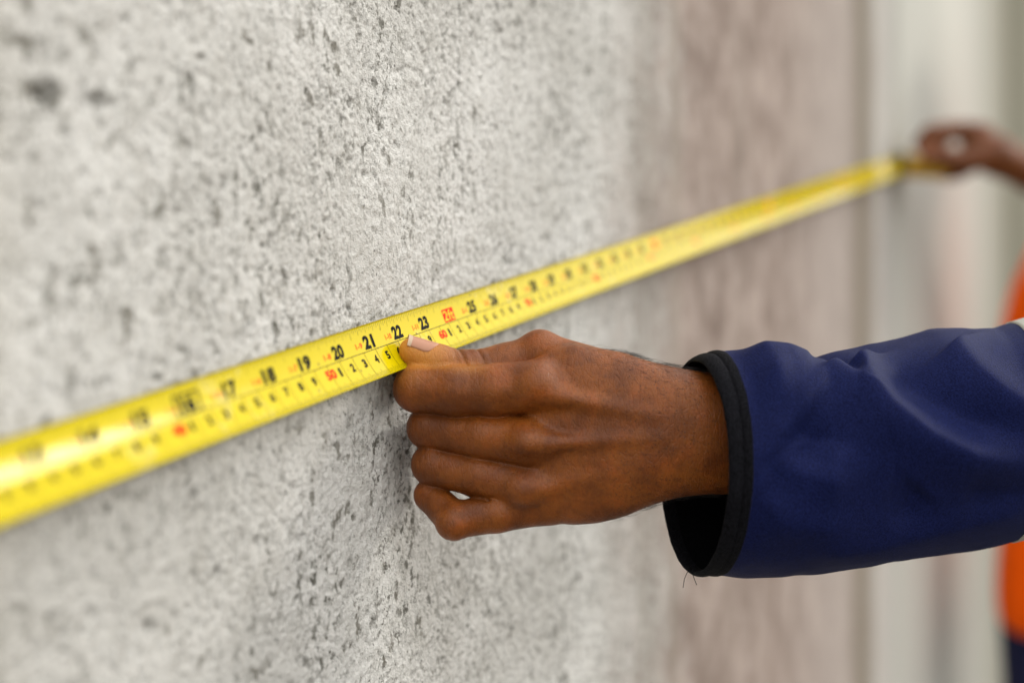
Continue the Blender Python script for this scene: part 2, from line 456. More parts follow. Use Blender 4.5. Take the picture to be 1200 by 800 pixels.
tape = empty('measuring_tape', tuple(tape_pt(.60, 0.)), 'yellow steel measuring tape stretched along the concrete wall, marked in inches and centimetres', 'measuring tape')
S0, S1 = .02, 1.868
ss = np.arange(S0, S1 + .001, .004); uu = np.linspace(-HWID, HWID, 25)
S, U = np.meshgrid(ss, uu, indexing='ij')
Vf = tape_pt(S, U, 0.).reshape(-1, 3); Vb = tape_pt(S, U, -.00018).reshape(-1, 3)
n = len(Vf); ff = grid_faces(len(ss), len(uu)); nv = len(uu)
i = np.arange(len(ss) - 1)
e1 = np.stack([i * nv, (i + 1) * nv, (i + 1) * nv + n, i * nv + n], -1)
e2 = np.stack([i * nv + nv - 1, i * nv + nv - 1 + n, (i + 1) * nv + nv - 1 + n, (i + 1) * nv + nv - 1], -1)
blade = mk('blade', np.concatenate([Vf, Vb]), np.concatenate([ff, ff[:, ::-1] + n, e1, e2]), M_BLADE, tape)

class Print:
    def __init__(s): s.V = []; s.f = []; s.n = 0
    def add(s, V, f):
        s.V.append(np.asarray(V)); s.f += [[k + s.n for k in q] for q in f]; s.n += len(V)
    def line(s, s0, s1, u0, u1, off=.00004):
        k = max(1, int(abs(u1 - u0) / .0025) + 1); us = np.linspace(u0, u1, k + 1)
        V = []; f = []
        for j, u in enumerate(us):
            V += [tape_pt(s0, u, off), tape_pt(s1, u, off)]
            if j: f.append([2 * j - 2, 2 * j - 1, 2 * j + 1, 2 * j])
        s.add(V, f)
    def build(s, name, mat, parent, kind=None):
        o = mk(name, np.concatenate(s.V), s.f, mat, parent, smooth=False)
        if kind: o['kind'] = kind
        return o

_glyph = {}
def glyph(txt, bold):
    key = (txt, bold)
    if key not in _glyph:
        cu = bpy.data.curves.new('t', 'FONT'); cu.body = txt; cu.offset = bold; cu.resolution_u = 3; cu.space_character = 1.04
        o = bpy.data.objects.new('t', cu); C.objects.link(o)
        bpy.context.view_layer.update()
        me = bpy.data.meshes.new_from_object(o.evaluated_get(bpy.context.evaluated_depsgraph_get()))
        V = np.array([v.co[:2] for v in me.vertices]); f = [list(p.vertices) for p in me.polygons]
        bpy.data.objects.remove(o); bpy.data.curves.remove(cu); bpy.data.meshes.remove(me)
        mn, mx = V.min(0), V.max(0)
        _glyph[key] = ((V - mn) / (mx - mn), f, mx - mn)
    return _glyph[key]
def put_text(txt, sc_, uc, height, width, bold=.035, off=.00005):
    V, f, _ = glyph(txt, bold)
    return tape_pt(sc_ + (V[:, 0] - .5) * width, uc - (V[:, 1] - .5) * height, off), f

MIDU = -.0007
# graduations: thin black lines, joined (they are past counting)
gr = Print(); heavy = Print()
for mm in range(int(S0 * 1000) + 4, int(S1 * 1000) - 2):
    s = mm / 1000
    if mm % 10 == 0: gr.line(s - .00013, s + .00013, MIDU, HWID - .0003)
    else:
        ln = .0036 if mm % 5 == 0 else .0024
        gr.line(s - .00008, s + .00008, HWID - .0003 - ln, HWID - .0003)
k0 = int(S0 / .0254 * 16) + 1; k1 = int(S1 / .0254 * 16)
for k in range(k0, k1):
    s = k * .0254 / 16 + .0035
    ln = .0032 if k % 16 == 0 else .0044 if k % 8 == 0 else .0034 if k % 4 == 0 else .0026 if k % 2 == 0 else .0019
    gr.line(s - .00009, s + .00009, -HWID + .0003, -HWID + .0003 + ln)
    if k % 16 == 0: gr.line(s - .00011, s + .00011, MIDU - .0020, MIDU)
gr.build('graduation_mark', M_FADED, tape, 'stuff')
ml = Print()
for q in range(int((S1 - S0) / .02)):
    a = S0 + q * .02; ml.line(a, min(a + .02, S1), MIDU - .00014, MIDU + .00014, .00006)
ml.build('centre_line', M_INK, tape)

far_b = Print(); far_r = Print()
for inch in range(2, 74):
    s = inch * .0254 + .0035
    if s > S1 - .012: break
    pr = far_b if s > 1.15 else Print()
    if inch % 12 == 0:
        pr = far_r if s > 1.15 else Print()
        pr.line(s - .0056, s + .0056, -.0077, -.0012)
        (pr.build('foot_mark', M_RED, tape) if pr is not far_r else None)
        V, f = put_text('%dft' % (inch // 12), s, -.0044, .0050, .0098, .006, .00010)
        p2 = Print(); p2.add(V, f); p2.build('foot_number', M_YLET, tape)
    else:
        t = str(inch)
        bold = .075 if inch == 16 else .055
        V, f = put_text(t, s, -.0046, .0062, .0086 if len(t) == 2 else .0036, bold)
        pr.add(V, f)
        if inch == 16:                                        # the stud mark: a black lozenge outline round the 16
            for sa, sb, ua, ub in ((-.0074, .0074, -.0086, -.0078), (-.0074, .0074, -.0013, -.0006), (-.0074, -.0064, -.0086, -.0006), (.0064, .0074, -.0086, -.0006)):
                pr.line(s + sa, s + sb, ua, ub, .00007)
        if pr is not far_b: pr.build('inch_number', M_INK, tape)
        if inch > 12:
            V, f = put_text('%d-%d' % (inch // 12, inch % 12), s - .0085, -.0040, .0026, .0052, .02)
            q = far_r if s > 1.0 else Print(); q.add(V, f)
            if q is not far_r: q.build('feet_and_inches_number', M_RED, tape)
for cm in range(3, 186):
    s = cm / 100
    if cm % 10 == 0:
        q = far_r if s > 1.15 else Print()
        V, f = put_text(str(cm), s, .0034, .0044, .0074 if cm < 100 else .0094, .05); q.add(V, f)
        if q is not far_r: q.build('centimetre_number', M_RED, tape)
    else:
        q = far_b if s > .98 else Print()
        V, f = put_text(str(cm % 10), s - .0031, .0037, .0040, .0029 if cm % 10 != 1 else .0017, .05); q.add(V, f)
        if q is not far_b: q.build('centimetre_number', M_INK, tape)
far_b.build('distant_black_print', M_INK, tape, 'stuff'); far_r.build('distant_red_print', M_RED, tape, 'stuff')

# the tape's case in the far hand: rounded box, blade leaves it beside the wall
def rounded_box(cx, half, r, axes, centre, seg=4):
    """box with rounded edges; axes rows = local x,y,z world directions"""
    pts = []; n = 12
    lin = np.linspace(-1, 1, n)
    V = []; f = []; base = 0
    for ax in range(3):
        for sgn in (-1, 1):
            u, v = [k for k in range(3) if k != ax]
            P = np.zeros((n, n, 3)); G = np.meshgrid(lin, lin, indexing='ij')
            P[..., ax] = sgn; P[..., u] = G[0]; P[..., v] = G[1]
            Q = P * np.array(half); inner = np.clip(Q, -(np.array(half) - r), np.array(half) - r)
            D = Q - inner; L = np.linalg.norm(D, axis=-1, keepdims=True); Q = inner + D / np.maximum(L, 1e-9) * r
            V.append(Q.reshape(-1, 3)); g = grid_faces(n, n) + base
            flip = (sgn > 0) == (ax == 1)
            f.append(g[:, ::-1] if flip else g); base += n * n
    V = np.concatenate(V) @ np.array(axes) + centre
    return V, np.concatenate(f)
cs = 1.862
ax_o = nvec * math.cos(.10) - up * math.sin(.10); ax_o = ax_o - dvec * (ax_o @ dvec); ax_o /= np.linalg.norm(ax_o)
ax_t = dvec; ax_w = np.cross(ax_o, dvec); ax_w = ax_w if ax_w[2] > 0 else -ax_w
ccen = tape_pt(cs + .036, 0., .0) + ax_o * .028 - ax_w * .0025
V, f = rounded_box(0, (.034, .0138, .033), .010, (ax_t, ax_w, ax_o), ccen)
case = mk('case', V, f, M_CASE, tape)
V, f = rounded_box(0, (.003, .0142, .006), .002, (ax_t, ax_w, ax_o), tape_pt(cs, 0., .004))
lip = mk('mouth_guard', V, f, M_RUBBER, tape); lip.parent = case

# ------------------------------------------------------------------ signed distance sculpting
class Field:
    """grid of signed distance, centimetres from the camera (x right, y depth, z up)"""
    def __init__(s, lo, hi, h):
        s.lo = np.array(lo, float); s.h = h
        s.n = np.ceil((np.array(hi) - s.lo) / h).astype(int) + 1
        s.x = (s.lo[0] + np.arange(s.n[0]) * h).astype(np.float32)[:, None, None]
        s.y = (s.lo[1] + np.arange(s.n[1]) * h).astype(np.float32)[None, :, None]
        s.z = (s.lo[2] + np.arange(s.n[2]) * h).astype(np.float32)[None, None, :]
    def blank(s): return np.full(s.n, 9.0, np.float32)
    def cap(s, a, b, ra, rb, sq=None):
        a = np.asarray(a, float); b = np.asarray(b, float); ab = b - a; L = ab @ ab + 1e-9
        dx, dy, dz = s.x - a[0], s.y - a[1], s.z - a[2]
        t = np.clip((dx * ab[0] + dy * ab[1] + dz * ab[2]) / L, 0, 1)
        return np.sqrt((dx - t * ab[0]) ** 2 + (dy - t * ab[1]) ** 2 + (dz - t * ab[2]) ** 2) - (ra + t * (rb - ra))
    def ball(s, c, r): return np.sqrt((s.x - c[0]) ** 2 + (s.y - c[1]) ** 2 + (s.z - c[2]) ** 2) - r
    def ell(s, c, r):
        q = np.sqrt(((s.x - c[0]) / r[0]) ** 2 + ((s.y - c[1]) / r[1]) ** 2 + ((s.z - c[2]) / r[2]) ** 2)
        return ((q - 1) * min(r)).astype(np.float32)
    def chain(s, pts, radii, k=.25):
        d = None
        for i in range(len(pts) - 1):
            c = s.cap(pts[i], pts[i + 1], radii[i], radii[i + 1]); d = c if d is None else smin(d, c, k)
        return d
    def mesh(s, D):
        """surface nets"""
        sg = D < 0; nx, ny, nz = D.shape
        c = [sg[i:nx - 1 + i, j:ny - 1 + j, k:nz - 1 + k] for i in (0, 1) for j in (0, 1) for k in (0, 1)]
        cnt = sum(q.astype(np.int8) for q in c); act = (cnt > 0) & (cnt < 8)
        I = np.argwhere(act); idx = np.full(act.shape, -1, np.int64); idx[act] = np.arange(len(I))
        acc = np.zeros((len(I), 3)); num = np.zeros(len(I))
        corner = [(i, j, k) for i in (0, 1) for j in (0, 1) for k in (0, 1)]
        vals = {q: D[I[:, 0] + q[0], I[:, 1] + q[1], I[:, 2] + q[2]].astype(float) for q in corner}
        for q in corner:
            for ax in range(3):
                if q[ax]: continue
                p = list(q); p[ax] = 1; p = tuple(p)
                a, b = vals[q], vals[p]; m = (a < 0) != (b < 0)
                t = np.where(m, a / np.where(m, a - b, 1), 0)
                for e in range(3): acc[:, e] += np.where(m, q[e] + (t if e == ax else 0), 0)
                num += m
        V = s.lo + (I + acc / num[:, None]) * s.h
        quads = []
        for ax in range(3):
            u, v = (ax + 1) % 3, (ax + 2) % 3
            sl0 = [slice(None)] * 3; sl1 = [slice(None)] * 3; sl0[ax] = slice(0, -1); sl1[ax] = slice(1, None)
            ch = sg[tuple(sl0)] != sg[tuple(sl1)]
            E = np.argwhere(ch)
            E = E[(E[:, u] > 0) & (E[:, v] > 0) & (E[:, u] < D.shape[u] - 1) & (E[:, v] < D.shape[v] - 1)]
            def cell(du, dv):
                P = E.copy(); P[:, u] -= du; P[:, v] -= dv; return idx[P[:, 0], P[:, 1], P[:, 2]]
            q = np.stack([cell(1, 1), cell(0, 1), cell(0, 0), cell(1, 0)], -1)
            inside_first = sg[E[:, 0], E[:, 1], E[:, 2]]
            q[~inside_first] = q[~inside_first][:, ::-1]
            quads.append(q)
        return V, np.concatenate(quads)
def smin(a, b, k):
    h = np.clip(.5 + .5 * (b - a) / k, 0, 1); return b + (a - b) * h - k * h * (1 - h)
def smax(a, b, k): return -smin(-a, -b, k)
def relax(V, F_, it=2, lam=.5):
    n = len(V); e = np.concatenate([F_[:, [0, 1]], F_[:, [1, 2]], F_[:, [2, 3]], F_[:, [3, 0]]])
    for _ in range(it):
        acc = np.zeros_like(V); cnt = np.zeros(n)
        for k in range(3): acc[:, k] = np.bincount(e[:, 0], V[e[:, 1], k], n) + np.bincount(e[:, 1], V[e[:, 0], k], n)
        cnt = np.bincount(e[:, 0], minlength=n) + np.bincount(e[:, 1], minlength=n)
        V = V + lam * (acc / np.maximum(cnt, 1)[:, None] - V)
    return V
def to_world(V): return V / 100 + np.array([0, 0, CH])
def to_px(V): return 600 + V[:, 0] / V[:, 1] * F, 400 - V[:, 2] / V[:, 1] * F

# ------------------------------------------------------------------ the near hand
def build_hand():
    fd = Field((-5.7, 60.2, -9.3), (11.2, 68.4, .9), .062)
    fing = []
    # index
    fing.append(fd.chain([J(632, 452, 62.95), J(580, 457, 63.0), J(535, 458, 63.1), J(489, 455, 63.45), J(486, 440, 64.9), J(505, 416, 66.0)],
                         [1.20, 1.16, 1.10, 1.05, .80, .62], .22))
    # middle
    fing.append(fd.chain([J(620, 518, 62.9), J(565, 511, 63.25), J(502, 501, 64.0), J(512, 500, 66.2), J(552, 500, 66.9)], [1.15, .99, .94, .76, .62], .22))
    # ring
    fing.append(fd.chain([J(618, 568, 63.1), J(560, 557, 63.5), J(507, 544, 64.1), J(522, 540, 66.2), J(560, 545, 66.7)], [1.05, .96, .93, .74, .62], .22))
    # little
    fing.append(fd.chain([J(640, 588, 63.6), J(582, 601, 63.3), J(533, 609, 63.2), J(504, 580, 64.3), J(520, 556, 65.9)], [1.0, .86, .83, .71, .58], .18))
    fingers = fing[0]
    for q in fing[1:]: fingers = smin(fingers, q, .07)
    # pinky PIP knuckle, index PIP knuckle
    fingers = smin(fingers, fd.ball(J(531, 613, 62.9), .76), .2)
    # thumb
    tp = [J(484, 411.5, 63.6), J(514, 424, 63.8), J(548, 433, 64.05), J(592, 426, 64.5), J(634, 415, 64.75), J(722, 456, 64.7), J(800, 490, 64.2)]
    thumb = fd.chain(tp, [.64, .75, .84, .88, 1.00, 1.55, 1.5], .3)
    thumb = smin(thumb, fd.ball(J(632, 410, 64.6), .82), .4)
    # palm, wrist and forearm: smooth tube of oval sections
    px = np.array([560, 610, 640, 670, 700, 730, 760, 790, 820, 860, 1000])
    top = np.array([438, 428, 412, 403, 409, 414, 423, 430, 435, 438, 432])
    bot = np.array([600, 604, 611, 615, 612.5, 605, 592, 583, 579, 579, 588])
    dep = np.array([63.7, 63.65, 63.55, 63.45, 63.35, 63.3, 63.3, 63.35, 63.45, 63.7, 64.6])
    hd = np.array([1.15, 1.25, 1.38, 1.5, 1.58, 1.64, 1.70, 1.78, 1.86, 1.95, 2.3])
    Xs = (px - 600) / F * 63.4
    zt = (400 - top) / F * 63.4; zb = (400 - bot) / F * 63.4
    from_x = fd.x[:, 0, 0]
    def ip(v):
        v = np.interp(from_x, Xs, v); k = np.hanning(21); k /= k.sum()
        return np.convolve(np.pad(v, 10, 'edge'), k, 'valid')[:, None, None].astype(np.float32)
    zc, hz, yc, hy = ip((zt + zb) / 2), ip((zt - zb) / 2), ip(dep), ip(hd)
    p = 2.35
    q = (np.abs((fd.z - zc) / hz) ** p + np.abs((fd.y - yc) / hy) ** p) ** (1 / p)
    palm = ((q - 1) * (hy * .8 + hz * .2)).astype(np.float32)
    palm = smax(palm, (J(617, 0, 63.4)[0] - fd.x), .9)
    D = smin(palm, fingers, .30)
    D = smin(D, thumb, .16)
    # thumb web and base blend
    D = smin(D, fd.cap(J(650, 425, 64.4), J(720, 450, 64.0), .95, 1.3), .5)
    # knuckles and extensor tendons on the back of the hand
    for a, b, ra, rb, k in ((J(628, 452, 62.35), J(650, 462, 62.45), .85, .7, .45), (J(617, 519, 62.25), J(640, 520, 62.35), .82, .66, .45), (J(611, 574, 62.7), J(634, 572, 62.75), .76, .6, .42),
                            (J(650, 464, 62.0), J(770, 487, 62.0), .34, .22, .4), (J(640, 520, 61.95), J(775, 512, 61.95), .34, .22, .4), (J(640, 571, 62.55), J(765, 540, 62.2), .28, .2, .5)):
        D = smin(D, fd.cap(a, b, ra, rb), k)
    # hollows between the knuckles
    for a, b, r, k in ((J(600, 487, 61.45), J(690, 496, 61.05), .42, .6), (J(585, 546, 61.75), J(680, 548, 61.25), .40, .6), (J(596, 482, 61.4), J(640, 488, 61.2), .40, .5), (J(572, 478, 61.35), J(590, 480, 61.3), .3, .3)):
        D = smax(D, -fd.cap(a, b, r, r * .8), k)
    # deep lines where the fingers meet
    for pts, r in (([J(486, 486, 62.9), J(530, 489.5, 62.4), J(572, 491, 62.05)], .055), ([J(482, 520, 63.3), J(524, 529, 62.75), J(570, 542, 62.35)], .055), ([J(488, 570, 63.5), J(560, 583, 62.9), J(588, 592, 62.75), J(612, 600, 62.8)], .05)):
        for u, v in zip(pts[:-1], pts[1:]): D = smax(D, -fd.cap(u, v, r, r), .16)
    # creases, pushed in as shallow grooves: (point, direction across which the crease runs, depth, half width, reach, view side)
    def groove(c, axis, depth, wid, reach, bend=0.0):
        nonlocal D
        c = np.asarray(c, float); axis = np.asarray(axis, float); axis = axis / np.linalg.norm(axis)
        dx, dy, dz = fd.x - c[0], fd.y - c[1], fd.z - c[2]
        al = dx * axis[0] + dy * axis[1] + dz * axis[2]; r2 = dx * dx + dy * dy + dz * dz
        al = al + bend * (r2 - al * al)
        D = D + (depth * np.exp(-(al / wid) ** 2) * np.exp(-(r2 / reach ** 2) ** 2)).astype(np.float32)
    tax = J(592, 426, 64.5) - J(514, 424, 63.75)
    tilt = np.array([0.30, 0, -.0]) * 0
    for x0, y0, dpt, wd in ((541, 415, .10, .055), (562, 409, .09, .055), (551, 412, .035, .05), (533, 416, .03, .05), (571, 407, .03, .05)):
        groove(J(x0, y0, 63.5), tax + np.array([0, 0, 1.05]), dpt, wd, .85)
    fax = np.array([1., .0, .0])
    for x0, y0, dd, dpt in ((540, 460, 62.0, .018), (552, 458, 62.0, .014), (529, 461, 62.1, .016), (492, 455, 62.5, .02), (484, 457, 62.6, .02), (492, 505, 63.0, .022), (486, 506, 63.2, .02), (500, 504, 62.9, .016), (497, 545, 63.2, .022), (491, 545, 63.3, .02),
                            (525, 630, 62.6, .025), (540, 630, 62.6, .02), (512, 560, 63.2, .02)):
        groove(J(x0, y0, dd), fax + np.array([0, 0, .15 if y0 > 600 else 0]), dpt * 1.6, .04, .75, .03)
    D = smin(D, fd.cap(J(548, 489, 63.75), J(604, 492, 63.7), .45, .6), .1)
    # nail bed step on the thumb
    V, Q = fd.mesh(D)
    V = relax(V, Q, 3, .5)
    return fd, D, V, Q

fd, DH, HV, HQ = build_hand()
person = empty('person', tuple(W(640, 520, .63)), 'navy jacketed arm and brown hand of a person pinching the tape at 22 inches', 'person')
hand = mk('hand', to_world(HV), HQ, M_SKIN, person)
hx, hy = to_px(HV)
def blob(x, y, rx, ry): return np.exp(-(((hx - x) / rx) ** 2 + ((hy - y) / ry) ** 2))
front = smooth01(64.6, 63.6, HV[:, 1])
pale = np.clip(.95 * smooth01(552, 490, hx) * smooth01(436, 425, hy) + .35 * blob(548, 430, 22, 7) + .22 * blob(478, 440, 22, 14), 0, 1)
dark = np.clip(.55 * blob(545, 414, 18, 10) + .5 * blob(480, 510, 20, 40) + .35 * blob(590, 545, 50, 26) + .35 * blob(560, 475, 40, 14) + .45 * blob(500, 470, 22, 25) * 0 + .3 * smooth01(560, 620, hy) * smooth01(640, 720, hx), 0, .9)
hairy = smooth01(640, 760, hx) * front
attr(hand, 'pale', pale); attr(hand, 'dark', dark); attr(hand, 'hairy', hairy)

# thumb nail: plate laid on the thumb by marching rays onto the sculpted surface
def sample(P):
    g = (P - fd.lo) / fd.h; i = np.clip(np.floor(g).astype(int), 0, fd.n - 2); t = g - i; s = 0
    for a in (0, 1):
        for b in (0, 1):
            for c in (0, 1):
                wgt = (t[:, 0] if a else 1 - t[:, 0]) * (t[:, 1] if b else 1 - t[:, 1]) * (t[:, 2] if c else 1 - t[:, 2])
                s = s + wgt * DH[i[:, 0] + a, i[:, 1] + b, i[:, 2] + c]
    return s
def build_nail():
    A0 = J(479, 409.5, 63.55); A1 = J(516, 424.8, 63.82)
    ax = (A1 - A0) / np.linalg.norm(A1 - A0)
    U = np.array([0, 0, 1.]) ; U -= ax * (U @ ax); U /= np.linalg.norm(U)
    Vv = np.array([0, -1., 0]); Vv -= ax * (Vv @ ax); Vv -= U * (Vv @ U); Vv /= np.linalg.norm(Vv)
    c0 = rad(17); hw = rad(60); nl, nw = 16, 17
    P = []; 
    for i in range(nl):
        l = i / (nl - 1)
        for j in range(nw):
            w_ = j / (nw - 1) * 2 - 1
            ll = -.24 + 1.38 * l * (1 - .10 * w_ * w_ * l) + .0
            if i == 0: ll += .05 * w_ * w_
            ww = w_ * math.sqrt(max(.05, 1 - (max(0, l - .62) / .40) ** 2))
            ang = c0 + ww * hw
            dirv = math.cos(ang) * U + math.sin(ang) * Vv
            base = A0 + ax * ll
            r = np.linspace(.2, 1.3, 111); pts = base + r[:, None] * dirv
            sv = sample(pts); k = np.argmax(sv > 0) if (sv > 0).any() else 60
            rr = r[k]
            rr = max(rr, .60)
            P.append((base, dirv, rr))
    R = np.array([p[2] for p in P]).reshape(nl, nw)
    for _ in range(4):
        R[1:-1, 1:-1] = (R[1:-1, 1:-1] * 2 + R[:-2, 1:-1] + R[2:, 1:-1] + R[1:-1, :-2] + R[1:-1, 2:]) / 6
    V = []
    for idx, (b, dv, _) in enumerate(P):
        i, j = divmod(idx, nw); l = i / (nl - 1); w_ = j / (nw - 1) * 2 - 1
        lift = .035 - .045 * max(0, (l - .8) / .2) - .025 * abs(w_) ** 4
        V.append(b + dv * (R[i, j] + lift))
    V = np.array(V); n = len(V)
    inner = np.array([b + dv * (R[divmod(k, nw)] - .05) for k, (b, dv, _) in enumerate(P)])
    f = grid_faces(nl, nw)
    F2 = [list(q) for q in f] + [list(q[::-1] + n) for q in f]
    for i in range(nl - 1):
        F2.append([i * nw, i * nw + n, (i + 1) * nw + n, (i + 1) * nw]); e = i * nw + nw - 1
        F2.append([e, e + nw, e + nw + n, e + n])
    for j in range(nw - 1):
        F2.append([j, j + 1, j + 1 + n, j + n]); e = (nl - 1) * nw + j
        F2.append([e, e + n, e + 1 + n, e + 1])
    o = mk('fingernail', to_world(np.concatenate([V, inner])), F2, M_NAIL, person); o.parent = hand
    # free edge
    rows = 3
    Vt = V.reshape(nl, nw, 3)[:rows].copy()
    dirs = np.array([p[1] for p in P]).reshape(nl, nw, 3)[:rows]
    Vt += dirs * .006; Vt[0] -= ax * .02
    o2 = mk('nail_edge', to_world(Vt.reshape(-1, 3)), grid_faces(rows, nw), M_NAILTIP, person); o2.parent = hand
build_nail()

# hairs on the wrist and the back of the hand
def tubes(lines, r, sides=3):
    V = []; f = []; n = 0
    for L in lines:
        L = np.asarray(L); m = len(L)
        t = np.gradient(L, axis=0); t /= np.linalg.norm(t, axis=1, keepdims=True) + 1e-9
        u = np.cross(t, [.3, .8, .52]); u /= np.linalg.norm(u, axis=1, keepdims=True) + 1e-9; v = np.cross(t, u)
        for i in range(m):
            rr = r * (1 - .7 * i / (m - 1)) if sides == 3 else r
            for k in range(sides):
                a = 2 * math.pi * k / sides; V.append(L[i] + rr * (math.cos(a) * u[i] + math.sin(a) * v[i]))
        for i in range(m - 1):
            for k in range(sides):
                k2 = (k + 1) % sides; f.append([n + i * sides + k, n + i * sides + k2, n + (i + 1) * sides + k2, n + (i + 1) * sides + k])
        n += m * sides
    return np.array(V), f
def hair_lines():
    r = random.Random(3)
    e = HQ; fn = np.cross(HV[e[:, 1]] - HV[e[:, 0]], HV[e[:, 2]] - HV[e[:, 0]])
    vn = np.zeros_like(HV)
    for k in range(4):
        for c in range(3): vn[:, c] += np.bincount(e[:, k], fn[:, c], len(HV))
    vn /= np.linalg.norm(vn, axis=1, keepdims=True) + 1e-9
    tov = -HV / np.linalg.norm(HV, axis=1, keepdims=True)
    facing = (vn * tov).sum(1)
    prob = smooth01(650, 800, hx) * (hx < 842) * (facing > -.25) * (.05 + .95 * (.30 * smooth01(470, 420, hy) + .10 + .35 * smooth01(540, 590, hy) * smooth01(640, 760, hx)))
    prob += .4 * smooth01(690, 750, hx) * (hx < 835) * (np.abs(facing) < .35) * (hy < 470)
    idx = np.array(r.choices(range(len(HV)), weights=list(prob + 1e-12), k=900))
    lines = []
    for i in idx:
        p = HV[i]; nrm = vn[i]
        d = np.array([.75 + r.uniform(-.4, .3), -.05, -.35 + r.uniform(-.5, .5)]); d -= nrm * (d @ nrm); d /= np.linalg.norm(d) + 1e-9
        up_ = abs(facing[i]) < .35
        L = r.uniform(.18, .55) if not up_ else r.uniform(.35, .85); lift = r.uniform(.10, .30) if not up_ else r.uniform(.4, .8)
        curl = r.uniform(-.8, .8); side = np.cross(nrm, d); q = []
        for s in np.linspace(0, 1, 5):
            q.append(p + d * L * s + nrm * (lift * L * (s - .75 * s * s)) + side * curl * L * .45 * s * s - nrm * .01 * (1 - s))
        lines.append(q)
    return lines
V, f = tubes(hair_lines(), .0042)
hairs = mk('arm_hair', to_world(V), f, M_HAIR, person, kind='stuff'); hairs.parent = hand

# ------------------------------------------------------------------ the navy sleeve
def sm1(a, k):
    return a
def poly_dist(X, Y, pts):
    """signed distance (px) to a polyline, positive on its right-hand/upper side, and the end fade"""
    best = np.full(X.shape, 1e9); sign = np.zeros(X.shape); tt = np.zeros(X.shape)
    n = len(pts) - 1
    for i in range(n):
        (x0, y0), (x1, y1) = pts[i], pts[i + 1]; dx, dy = x1 - x0, y1 - y0; L = dx * dx + dy * dy
        t = np.clip(((X - x0) * dx + (Y - y0) * dy) / L, 0, 1)
        d = np.hypot(X - x0 - t * dx, Y - y0 - t * dy); m = d < best
        best = np.where(m, d, best); sign = np.where(m, np.sign((X - x0) * dy - (Y - y0) * dx), sign); tt = np.where(m, (i + t) / n, tt)
    return best * sign, tt
def fold(X, Y, pts, amp, wr, wl_, fade=(.15, .2)):
    """a ridge: wr = width on the right/upper side, wl_ = on the other"""
    d, t = poly_dist(X, Y, pts)
    w_ = np.where(d > 0, wr, wl_)
    f = np.exp(-(np.abs(d) / w_) ** 1.6)
    e = 1.0
    if fade[0] > 0: e = e * (.15 + .85 * smooth01(0, fade[0], t))
    if fade[1] > 0: e = e * (.15 + .85 * smooth01(1, 1 - fade[1], t))
    return amp * f * e
SLANT = 40.0
def sleeve_depth(x): return 63.6 + .0105 * (x - 850)
TOPX = [800, 815, 835, 860, 885, 910, 930, 942, 960, 985, 1010, 1050, 1090, 1130, 1165, 1185, 1210, 1300, 1500, 1700, 1900]
TOPY = [430, 421, 413, 408.5, 408, 412, 420, 425, 420, 414, 409, 399, 390, 386, 386.5, 380, 371, 350, 300, 250, 215]
BOTX = [800, 815, 850, 880, 920, 960, 1000, 1040, 1090, 1130, 1165, 1200, 1300, 1500, 1700, 1900]
BOTY = [671, 672, 673, 675, 674, 669, 662, 657, 650, 644, 638, 631, 622, 610, 580, 540]
def smooth_interp(x, xs, ys, k=9):
    g = np.arange(780, 1920, 1.0); v = np.interp(g, xs, ys); h = np.hanning(2 * k + 1); h /= h.sum()
    v = np.convolve(np.pad(v, k, 'edge'), h, 'valid'); return np.interp(x, g, v)
